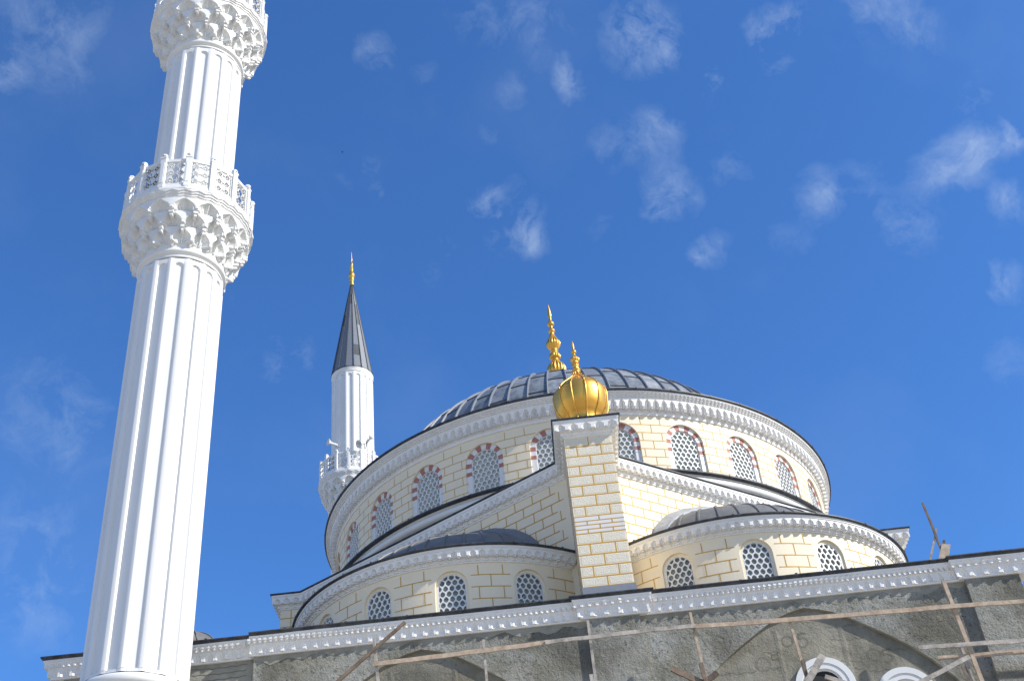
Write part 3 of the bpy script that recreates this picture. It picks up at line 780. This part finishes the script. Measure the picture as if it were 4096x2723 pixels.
# --- half domes and their bow walls
SEMIW = []
def semi(cx, cy, face, mirror):
    c = (cx, cy); mb = MB(); sg = 1 if mirror else -1
    rel = [-48, -24, 0, 24, 48, 72] if False else [-60, -36, -12, 12, 36, 60]
    for k in range(-5, 5):
        am = face + rad(12 + 24 * k)
        if abs(12 + 24 * k) > 100: continue
        hole = abs(12 + 24 * k) < 62
        bay_wall(mb, c, RS, am, rad(12), 9.6, 11.16, .312, 10.69, 9.9, .10, hole)
        if abs(12 + 24 * k) < 90:
            ag = face + rad(24 * k)
            for r_ in range(5):
                z = 10.872 - .242 * r_; hw = .37 / RS
                curved_strip(mb, c, RS, ag - hw, ag + hw, z - .0082, z + .0082)
                for j in ((-.232, .232) if r_ % 2 == 0 else (0.,)):
                    ja = ag + j / RS; w_ = .008 / RS
                    curved_strip(mb, c, RS, ja - w_, ja + w_, z + .007, z + (.242 - .007 if r_ else .20), n=1)
    mpart(mb, 'bow_wall', [CREAM, GOLDLINE])
    nm = 88; cols = circle_columns(c, RS, face - rad(122), face + rad(122), nm, 14)
    mb = MB()
    rows = flat(11.115, 0.) + flat(11.117, .022) + flat(11.145, .025) + tier(11.145, 11.205, .028, .06, nrow=5, arch=.42, top=.9) + tier(11.205, 11.335, .075, .165, nrow=10, arch=.35, top=.90, depth=.85) + flat(11.34, .18) + flat(11.39, .184)
    relief(mb, cols, rows); pendants(mb, cols, 11.18, 11.24, .07, .15, .07, 1, 0.)
    mpart(mb, 'bow_cornice', PLASTER)
    mb = MB()
    mb.lathe([(RS + .182, 11.387), (RS + .20, 11.392), (RS + .228, 11.396), (RS + .233, 11.404), (RS + .23, 11.425), (RS + .21, 11.436), (2.9, 11.50)], 110, c, a0=face - rad(122), a1=face + rad(122), sm=False)
    edge_seams(mb, c, RS + .233, 11.405, 11.440, 17, face - rad(122), face + rad(122))
    mpart(mb, 'bow_roof_edge', EDGE)
    R2, H2, z0 = 3.0, 1.55, 11.46
    mb = MB(); pr = [(R2 * math.cos(PI / 2 * i / 20), z0 + H2 * math.sin(PI / 2 * i / 20)) for i in range(20)]
    mb.lathe(pr, 88, c)
    for k in range(44):
        a = 2 * PI * (k + .3) / 44; T = Vector((math.cos(a), math.sin(a), 0)); q = []
        for (r, z) in pr[:18]:
            nr_, nz_ = r / R2 ** 2, (z - z0) / H2 ** 2; L = math.hypot(nr_, nz_); nr_, nz_ = nr_ / L, nz_ / L
            base = Vector((cx + r * math.sin(a), cy - r * math.cos(a), z)); o_ = Vector((nr_ * math.sin(a), -nr_ * math.cos(a), nz_))
            q.append([tuple(base - T * .026 - o_ * .01), tuple(base - T * .018 + o_ * .025), tuple(base + T * .018 + o_ * .025), tuple(base + T * .026 - o_ * .01)])
        mb.grid(q, 0)
    hd = mpart(mb, 'half_dome', LEAD_S)
    # bright flashing where the half dome meets the wall
    fm = MB(); nx, ny = math.sin(face + (rad(2.35) * (1 if not mirror else -1))), -math.cos(face + (rad(2.35) * (1 if not mirror else -1)))
    nv = Vector((-.5829 if not mirror else .5829, -.8126, 0)); tv = Vector((-nv.y, nv.x, 0)); rows = []
    for i in range(33):
        s = -2.85 + 5.7 * i / 32; ro = []
        for (d_, up) in ((1.06, .13), (1.10, .12), (1.30, .05), (1.32, .0)):
            r = math.hypot(s, d_); z = z0 + H2 * math.sqrt(max(.0, 1 - (r / R2) ** 2)) + up
            p = Vector((cx, cy, 0)) + nv * d_ + tv * s; ro.append((p.x, p.y, max(z, 11.47) + .01 * math.sin(i * 2.3)))
        rows.append(ro)
    fm.grid(rows, 0, sm=False); fm.build('flashing', FLASH if mirror else LEAD_C, hd)
    # windows
    angs = [face + rad(12 + 24 * k) for k in range(-3, 3)]
    for a in angs:
        loc = MOFF + Vector((cx + (RS - .002) * math.sin(a), cy - (RS - .002) * math.cos(a), 10.69))
        if not SEMIW:
            m2 = MB(); arch_ring(m2, .268, .316, .05, .12, 0, -.79, 0, 16)
            w = m2.build('bow_window', CREAM, mosque, loc); w.rotation_euler = (0, 0, a)
            lattice(.272, 0, -.79, .120, .06, .094, .79, .024).build('lattice', WHITE, w)
            p = MB(); arch_fill(p, .28, .095, 0, -.79, 0, 14); p.build('pane', GLASS, w)
            SEMIW.append(w)
        else: copy_part(SEMIW[0], mosque, loc, a)
semi(*SEMI[0], False); semi(*SEMI[1], True)

# small corner dome on the roof behind the big minaret
mb = MB(); pr = [(1.0 * math.cos(PI / 2 * i / 12), 11.80 + .88 * math.sin(PI / 2 * i / 12)) for i in range(13)]
mb.lathe([(1.08, 9.7), (1.08, 11.72)] + pr, 40, (-8.0, 26.0))
for k in range(12):
    a = 2 * PI * k / 12; mb.tube([(-8.0 + 1.0 * r * math.sin(a), 26 - r * math.cos(a), z + .01) for r, z in pr[:11]], .022, 0, 5)
sd = mpart(mb, 'corner_dome', LEAD_S)
mb = MB(); mb.lathe([(.09, 0), (.12, .06), (.05, .14), (.10, .24), (.04, .32), (.0, .6)], 16); mb.build('dome_finial', GOLD, sd, (-8.0, 26, 12.66))

# ------------------------------------------------------------------ minarets
def shaft(mb, z0, z1, R=.825, a_off=0., nfl=16, bottom_arch=False):
    us = [-.5, -.43, -.37, -.335, -.305, -.29, -.275, -.25, -.21, -.16, -.1, 0, .1, .16, .21, .25, .275, .29, .305, .335, .37, .43]
    zs = [z0, z0 + .001, z1 - .22]
    hw = .30; rr = hw * 2 * PI * R / nfl
    zt = z1 - .10
    zlist = [z0, z0 + .05, z0 + .055] + [z0 + .055 + (zt - rr * 1.25 - z0 - .055) * i / 5 for i in range(1, 6)] + [zt - rr * 1.25 * (1 - math.sin(PI / 2 * i / 9)) for i in range(1, 10)] + [zt + .004, z1]
    rows = []
    seg = 2 * PI / nfl
    for z in zlist:
        row = []
        for k in range(nfl):
            for u in us:
                a = (k + u) * seg + a_off
                ca = math.cos(u * seg)
                face_r = R * math.cos(seg / 2) / ca          # flat facet
                d = 0.
                inz = z0 + .052 < z < zt
                if inz:
                    lim = hw
                    if z > zt - rr * 1.25: lim = hw * math.sqrt(max(0., 1 - ((z - (zt - rr * 1.25)) / (rr * 1.25)) ** 2))
                    x = (lim - abs(u))
                    d = max(0., min(1., x / .035))
                # rounded ridge between panels
                q = max(0., (abs(u) - .30) / .2); ridge = .012 * math.sqrt(max(0., 1 - (1 - q) ** 2)) if abs(u) > .30 else 0.
                if abs(u) < .36 and not inz: ridge = ridge
                r = face_r + .004 + ridge * (1 if inz else .4) - .038 * d
                row.append(((r) * math.sin(a), -(r) * math.cos(a), z))
        rows.append(row)
    mb.grid(rows, 0, closed=True)
def torus(mb, R, z, h, dep, n=96):
    mb.lathe([(R - .05, z - h / 2 - .02)] + [(R + dep * math.cos(t), z + h / 2 * math.sin(t)) for t in [-PI / 2 + PI * i / 8 for i in range(9)]] + [(R - .05, z + h / 2 + .02)], n)
RING, RAIL = 1.34, 1.265
def gallery_mesh(zb, a_off):
    """muqarnas bowl from zb (ring) up to the sixteen sided lip, 1.18 m higher"""
    mb = MB()
    cols = circle_columns((0, 0), .80, a_off, a_off + 2 * PI, 16, 20)
    rows = flat(zb + .0, .04) + flat(zb + .10, .045) + tier(zb + .10, zb + .43, .03, .20, 14, 1, .5, arch=.43, top=.95) + tier(zb + .40, zb + .72, .12, .345, 14, 1, 0., arch=.43, top=.95) + tier(zb + .69, zb + .96, .26, .47, 14, 1, .5, arch=.43, top=.95) + chevrons(zb + .945, zb + 1.13, .455, .535, 3, 7, 1.3)
    # keep rows climbing: the tiers overlap slightly, so clip to increasing height
    out = []; last = -1e9
    for z, f in rows:
        if z < last: z = last + 5e-5
        out.append((z, f)); last = z
    relief(mb, cols, out)
    ec = [(i, ) for i in range(16)]
    # pendants, three rows
    for (z0, z1, v0, v1, w, ph) in ((zb - .02 + .06, zb + .16, .05, .13, .10, .5), (zb + .27, zb + .52, .15, .32, .10, 0.), (zb + .56, zb + .78, .29, .44, .13, .5)):
        for k in range(16):
            a = a_off + 2 * PI * (k + ph + .0) / 16
            D = Vector((math.sin(a), -math.cos(a), 0)); T = Vector((math.cos(a), math.sin(a), 0))
            h = z1 - z0
            for (f0, f1, ww, ve) in ((.62, 1.02, 1., 1.), (.30, .63, .72, .86), (0., .31, .4, .7)):
                mb.box(D * (.80 + v0 - .02) - T * w * ww / 2 + Vector((0, 0, z0 + h * f0)), T * w * ww, D * ((v1 - v0) * ve + .02), (0, 0, h * (f1 - f0)))
    # lip
    rows = []
    for v, z in ((1.29, zb + 1.12), (1.335, zb + 1.13), (1.35, zb + 1.145), (1.35, zb + 1.19), (1.335, zb + 1.205), (1.31, zb + 1.22), (1.30, zb + 1.30), (.7, zb + 1.30)):
        rows.append([(v * math.sin(a_off + 2 * PI * k / 16), -v * math.cos(a_off + 2 * PI * k / 16), z) for k in range(16)])
    mb.grid(rows, 0, closed=True)
    return mb
def rail_panel():
    w = 2 * RAIL * math.sin(PI / 16) - .10; h = .63
    mb = MB(); x0, x1 = -w / 2, w / 2
    mb.abox(x0, x1, -.022, .022, 0, .045); mb.abox(x0, x1, -.026, .026, h + .02, h + .09)
    mb.abox(x0, x0 + .018, -.018, .018, .045, h + .02); mb.abox(x1 - .018, x1, -.018, .018, .045, h + .02)
    zlo, zhi = .045, h + .02; xl, xh = x0 + .018, x1 - .018
    def seg(p, q, wd=.02):
        if not (xl - .01 <= p[0] <= xh + .01 and xl - .01 <= q[0] <= xh + .01 and zlo - .01 <= p[1] <= zhi + .01 and zlo - .01 <= q[1] <= zhi + .01): return
        dx, dz = q[0] - p[0], q[1] - p[1]; L = math.hypot(dx, dz)
        if L < 1e-5: return
        tx, tz = dx / L, dz / L
        mb.box((p[0] + tz * wd / 2 - tx * .003, -.014, p[1] - tx * wd / 2 - tz * .003), (dx + tx * .006, 0, dz + tz * .006), (0, .028, 0), (-tz * wd, 0, tx * wd))
    def ring(cx, cz, r, n=12, wd=.02):
        P = [(cx + r * math.cos(2 * PI * i / n), cz + r * math.sin(2 * PI * i / n)) for i in range(n + 1)]
        for a, b in zip(P[:-1], P[1:]): seg(a, b, wd)
    W, H = xh - xl, zhi - zlo
    sx, sz = W / 2, H / 3
    for j in range(4):
        for i in range(3):
            ring(xl + sx * i, zlo + sz * j, sx * .58)
    for j in range(3):
        for i in range(2):
            cx, cz = xl + sx * (i + .5), zlo + sz * (j + .5)
            ring(cx, cz, sx * .22, 6)
            for k in range(4):
                a = PI / 4 + PI / 2 * k
                seg((cx + sx * .22 * math.cos(a), cz + sx * .22 * math.sin(a)), (cx + sx * .4 * math.cos(a), cz + sx * .4 * math.sin(a)))
    return mb
def rail_post():
    mb = MB(); w = .112
    mb.box((-w / 2, -.05, -.05), (w, 0, 0), (0, .10, 0), (0, 0, .80))
    mb.box((-w / 2 + .022, -.058, .06), (w - .044, 0, 0), (0, .01, 0), (0, 0, .56))
    mb.box((-.066, -.06, .75), (.132, 0, 0), (0, .12, 0), (0, 0, .04))
    mb.box((-.05, -.045, .79), (.10, 0, 0), (0, .09, 0), (0, 0, .03))
    mb.lathe([(.062, .82), (.068, .84), (.062, .865), (.035, .88), (.0, .885)], 8, sm=False)
    return mb
PANEL = POST = None
def gallery(parent, zb, a_off):
    global PANEL, POST
    gal = gallery_mesh(zb, a_off).build('gallery', WHITE, parent)
    for k in range(16):
        a = a_off + 2 * PI * k / 16; b = a + PI / 16
        lp = (RAIL * math.sin(a), -RAIL * math.cos(a), zb + 1.30); ap = RAIL * math.cos(PI / 16); lq = (ap * math.sin(b), -ap * math.cos(b), zb + 1.31)
        if POST is None:
            POST = rail_post().build('railing_post', WHITE, gal, lp); PANEL = rail_panel().build('railing_panel', WHITE, gal, lq)
            POST.rotation_euler = (0, 0, a); PANEL.rotation_euler = (0, 0, b)
        else: copy_part(POST, gal, lp, a); copy_part(PANEL, gal, lq, b)
    return gal
# near minaret
AN = rad(14.4)
mn = thing('minaret', 'tall white fluted minaret with two carved galleries, nearest the camera at the left', 'minaret', (-6.602, 18.6, GROUND), 'pair of white minarets'); mn.rotation_euler = (0, .0091, 0)
def lift(o): o.location = (o.location.x, o.location.y, o.location.z - GROUND); return o
mb = MB(); shaft(mb, 8.2, 16.62, .825, AN); shaft(mb, 18.0, 22.93, .825, AN)
lift(mb.build('shaft', WHITE, mn))
for (r_, z_, h_, d_) in ((.83, 8.10, .16, .055), (.825, 16.81, .11, .045), (.825, 23.12, .11, .045)):
    mb = MB()
    if h_ < .15: mb.lathe([(.80, z_ - .16), (.818, z_ - .15), (.822, z_ - .12), (.81, z_ - .10), (.80, z_ - .07)] + [(r_ + d_ * math.cos(t), z_ + h_ / 2 * math.sin(t)) for t in [-PI / 2 + PI * i / 8 for i in range(9)]] + [(.77, z_ + .08)], 96)
    else: torus(mb, r_, z_, h_, d_)
    lift(mb.build('ring_moulding', WHITE, mn))
for zb in (16.86, 23.17):
    lift(gallery(mn, zb, AN))
mb = MB(); mb.lathe([(.835, GROUND), (.835, 8.05)], 16, sm=False, a0=AN, a1=AN + 2 * PI)
for k in range(16):
    for r_ in range(8):
        a = AN + 2 * PI * (k + (.33 if r_ % 2 else .75)) / 16; z = 7.78 - r_ * .3
        D = Vector((math.sin(a), -math.cos(a), 0)); T = Vector((math.cos(a), math.sin(a), 0)); rr = .835 * math.cos(PI / 16) / math.cos(((.33 if r_ % 2 else .75) - .5) * PI / 8)
        mb.box(D * (rr - .004) - T * .007 + Vector((0, 0, z)), T * .014, D * .008, (0, 0, .24), 1)
lift(mb.build('base', [WHITE, GOLDLINE], mn))
# far minaret
AF = rad(1.9)
mf = thing('minaret', 'distant white minaret with pointed dark lead spire, rising behind the left of the drum', 'minaret', (-6.7, 41.3, GROUND), 'pair of white minarets')
mb = MB(); mb.lathe([(.86, GROUND), (.84, 20.0)], 32); shaft(mb, 20.0, 24.25, .825, AF); shaft(mb, 25.6, 30.60, .825, AF); lift(mb.build('shaft', WHITE, mf))
mb = MB(); torus(mb, .825, 24.38, .11, .045); lift(mb.build('ring_moulding', WHITE, mf))
mb = MB(); mb.lathe([(.80, 30.60), (.83, 30.62), (.84, 30.66), (.825, 30.70), (.86, 30.74), (.865, 30.80)], 96); lift(mb.build('eave_moulding', WHITE, mf))
lift(gallery(mf, 24.43, AF))
mb = MB(); zc0, zc1 = 30.80, 35.86
cone = [(.875, zc0 - .005), (.885, zc0), (.885, zc0 + .035), (.86, zc0 + .05), (.845, zc0 + .07)] + [(.845 + (.06 - .845) * i / 8, zc0 + .07 + (zc1 - zc0 - .07) * i / 8) for i in range(1, 9)]
rows = [[(r * math.sin(AF + 2 * PI * (k + .5) / 16), -r * math.cos(AF + 2 * PI * (k + .5) / 16), z) for k in range(16)] for r, z in cone]
rnd = random.Random(5); mb.grid(rows, 0, closed=True, mfun=lambda i, j: 2 if i < 4 else rnd.choice((0, 0, 0, 1)))
for k in range(16):
    a = AF + 2 * PI * (k + .5) / 16
    mb.tube([((r + .004) * math.sin(a), -(r + .004) * math.cos(a), z) for r, z in (cone[4], cone[8], cone[12])], [.026, .02, .008], 1, 5, sm=False)
lift(mb.build('spire', [LEAD_C, LEAD, EDGE], mf))
Fs = [(.085, -.02, 0), (.10, .04, 0), (.08, .1, 0), (.075, .18, 0), (.108, .30, 0), (.085, .37, 0), (.11, .44, 0), (.138, .53, .0), (.12, .62, 0), (.065, .77, 0), (.06, .82, 0), (.078, .88, 0), (.05, .93, 0), (.075, .985, 0), (.05, 1.03, 0), (.04, 1.06, 0), (.065, 1.13, 0), (.062, 1.2, 0), (.025, 1.34, 0), (.018, 1.4, 0), (.03, 1.48, 0), (.018, 1.6, 0), (.002, 1.95, 0)]
fin = lathe_finial(Fs, 'f', None, None, 32, 10).build('finial', GOLD, mf, (0, 0, 35.86)); lift(fin)

# ------------------------------------------------------------------ loudspeakers on the far minaret
def loudspeaker(mouth, throat, r, label):
    m, t = Vector(mouth), Vector(throat); d = (m - t); L = d.length; d.normalize()
    u = Vector((0, 0, 1)); x = d.cross(u).normalized(); z = x.cross(d)
    root = thing('loudspeaker', label, 'loudspeaker', tuple(t), 'horn loudspeakers on the far minaret')
    def ringp(s, rr): return [tuple(d * s + (x * math.cos(a) + z * math.sin(a)) * rr) for a in [2 * PI * k / 20 for k in range(20)]]
    mb = MB()
    P = [(L, r), (L * .985, r * 1.03), (L * .93, r * .86), (L * .82, r * .58), (L * .65, r * .38), (L * .45, r * .27), (L * .3, r * .24)]
    mb.grid([ringp(s, q) for s, q in P], 0, closed=True, sm=True)
    P = [(L * .99, r * .97), (L * .9, r * .72), (L * .75, r * .42), (L * .5, r * .2), (L * .5, 0.001)]
    mb.grid([ringp(s, q) for s, q in P], 0, closed=True, sm=True)
    mb.build('horn', HORN, root)
    mb = MB(); mb.grid([ringp(s, q) for s, q in ((L * .34, .001), (L * .34, r * .33), (.0, r * .36), (-L * .04, r * .28), (-L * .04, .001))], 0, closed=True, sm=False); mb.build('driver', HORN, root)
    return root
l1 = loudspeaker((-7.50, 40.25, 27.10), (-7.19, 40.48, 27.065), .15, 'grey horn loudspeaker pointing left off the far minaret shaft')
l2 = loudspeaker((-6.26, 39.95, 26.66), (-6.05, 40.18, 26.84), .155, 'grey horn loudspeaker pointing down towards the viewer from the far minaret')
l3 = loudspeaker((-5.80, 40.20, 27.10), (-5.99, 40.29, 26.93), .15, 'grey horn loudspeaker pointing right beside the edge of the far minaret')
for o, q in ((l1, (-7.02, 40.7, 27.03)), (l2, (-6.15, 40.65, 26.88)), (l3, (-6.10, 40.65, 26.88))):
    mb = MB(); e = Vector(q) - o.location; mb.bar((0, 0, 0), tuple(e), .03, .03); mb.bar((-.03, .02, -.06), (-.03, .02, .07), .02, .05); mb.build('bracket', STEEL, o)

# ------------------------------------------------------------------ timber scaffold in front of the facade
sc = thing('scaffold', 'rough timber scaffold of nailed posts and rails standing before the grey cement wall', 'scaffold', (2.0, 19.7, GROUND))
SO = Vector((-2.0, -19.7, -GROUND))
def timber(name, a, b, w, h, m, parent, off, seg=6, wob=.006, rnd=random.Random(2)):
    a, b = Vector(a), Vector(b); d = (b - a); L = d.length; dn = d.normalized(); u = Vector((0, 0, 1)) if abs(dn.z) < .8 else Vector((0, -1, 0))
    w *= .86; h *= .86
    x = dn.cross(u).normalized(); z = x.cross(dn); mb = MB(); rows = []
    for i in range(seg + 1):
        t = i / seg; p = a + d * t + x * rnd.uniform(-wob, wob) + z * rnd.uniform(-wob, wob); s = 1 + rnd.uniform(-.06, .06)
        rows.append([tuple(p + x * w * s * c1 / 2 + z * h * s * c2 / 2) for c1, c2 in ((-1, -1), (1, -1), (1, 1), (-1, 1))])
    mb.grid(rows, 0, closed=True); mb.poly(rows[0]); mb.poly(rows[-1])
    return mb.build(name, m, parent, off)
PY = 19.70
for (xt, zt, xb, w, m) in ((-2.857, 9.18, -2.74, .055, WOOD_G), (-1.016, 8.95, -.99, .045, WOOD_G), (.771, 9.10, .78, .055, WOOD_G), (2.502, 9.05, 2.60, .05, WOOD), (4.115, 8.76, 4.22, .048, WOOD), (6.825, 9.13, 6.93, .075, WOOD)):
    timber('post', (xt, PY, zt), (xb + (xb - xt) * 5, PY + .05, GROUND), w, .05, m, sc, SO, 14)
timber('post', (6.80, PY + .10, 7.98), (6.98, PY + .12, GROUND), .07, .06, WOOD_G, sc, SO, 10)
def rail(P, m, h=.075, y=PY - .055):
    for (a, b) in zip(P[:-1], P[1:]): timber('rail', (a[0], y, a[1]), (b[0], y, b[1]), .03, h, m, sc, SO, 8, .004)
rail([(-2.86, 8.70), (-.35, 8.748), (.13, 8.768)], WOOD, .085)
rail([(.02, 8.752), (1.85, 8.772), (2.55, 8.762)], WOOD_G, .078, PY - .087)
rail([(2.45, 8.765), (4.30, 8.70), (6.79, 8.64), (9.3, 8.55)], WOOD, .085)
rail([(6.07, 7.988), (7.80, 7.92), (9.0, 7.88)], WOOD_G, .08)
rail([(6.36, 7.825), (9.0, 7.74)], WOOD, .085, PY + .055)
mb = MB(); mb.tube([(-3.85, PY - .12, 8.10), (-3.4, PY - .12, 8.487), (-2.9, PY - .125, 8.885), (-2.31, PY - .12, 9.365)], [.037, .036, .034, .033], 0, 8); mb.build('brace', WOOD_D, sc, SO)
timber('brace', (5.8, PY - .1, 7.34), (6.82, PY - .1, 7.735), .03, .085, WOOD_G, sc, SO)
timber('brace', (6.72, PY + .1, 7.66), (6.95, PY + .1, 6.6), .04, .07, WOOD, sc, SO)
timber('deck_board', (2.03, PY - .05, 8.085), (2.62, PY + .05, 7.74), .05, .11, WOOD_D, sc, SO)
timber('deck_board', (2.76, PY - .02, 7.95), (2.45, PY + .05, 7.76), .05, .11, WOOD_D, sc, SO)
timber('deck_board', (4.50, PY - .10, 8.02), (4.15, PY - .10, 7.60), .04, .13, WOOD_G, sc, SO)
timber('deck_board', (4.48, PY + .05, 7.71), (5.0, PY + .05, 7.47), .04, .08, WOOD_G, sc, SO)
timber('deck_board', (2.52, PY - .03, 8.13), (2.56, PY - .03, 7.70), .08, .06, WOOD_D, sc, SO)
timber('deck_board', (.72, PY + .0, 8.15), (.74, PY, 7.6), .1, .05, WOOD_G, sc, SO)
timber('deck_board', (4.17, PY - .03, 8.0), (4.2, PY, 7.5), .06, .05, WOOD_D, sc, SO)

# timbers propped on the roof at the right
rt = thing('roof_prop', 'leaning timber props and a short plank sticking up behind the right roof edge', 'timber prop', (7.3, 21.0, 9.7))
RO = Vector((-7.3, -21.0, -9.7))
timber('pole', (7.36, 21.0, 11.347), (7.455, 21.0, 10.0), .042, .042, WOOD_D, rt, RO)
timber('pole', (7.46, 21.02, 10.80), (6.98, 21.02, 9.75), .045, .045, WOOD_G, rt, RO)
timber('stub', (7.525, 21.0, 10.53), (7.42, 21.03, 10.1), .05, .04, WOOD_D, rt, RO)
mb = MB(); mb.poly([(7.452, 20.96, 10.442), (7.606, 20.96, 10.412), (7.44, 20.9, 10.0), (7.25, 20.9, 10.02)]); 
P4 = [(7.452, 10.442), (7.606, 10.412), (7.40, 9.95), (7.22, 9.98)]
mb = MB(); mb.poly([(x, 20.95, z) for x, z in P4]); mb.poly([(x, 20.99, z) for x, z in P4])
for (a, b) in zip(P4, P4[1:] + P4[:1]): mb.quad((a[0], 20.95, a[1]), (b[0], 20.95, b[1]), (b[0], 20.99, b[1]), (a[0], 20.99, a[1]))
mb.build('plank', WOOD, rt, RO)

# ------------------------------------------------------------------ a bird far off in the sky
mb = MB()
mb.lathe([(.001, -.18), (.05, -.12), (.075, 0), (.06, .10), (.03, .17), (.001, .22)], 10)
for s in (-1, 1):
    mb.poly([(s * .04, -.02, .07), (s * .22, .03, .12), (s * .42, .0, .02), (s * .24, .02, -.02), (s * .05, .0, -.07)]); mb.poly([(s * .04, -.05, .07), (s * .22, .0, .12), (s * .42, .0, .02), (s * .24, -.01, -.02), (s * .05, -.04, -.07)])
mb.poly([(-.03, 0, -.15), (.03, 0, -.15), (.07, 0, -.32), (-.07, 0, -.32)])
o = mb.build('bird', BIRDM, None, (-15.49 * 2.6, 90 * 2.6, 96.49 * 2.6)); o.rotation_euler = (.9, .3, .5)
tag(o, 'tiny dark bird flying alone high in the blue sky', 'bird')
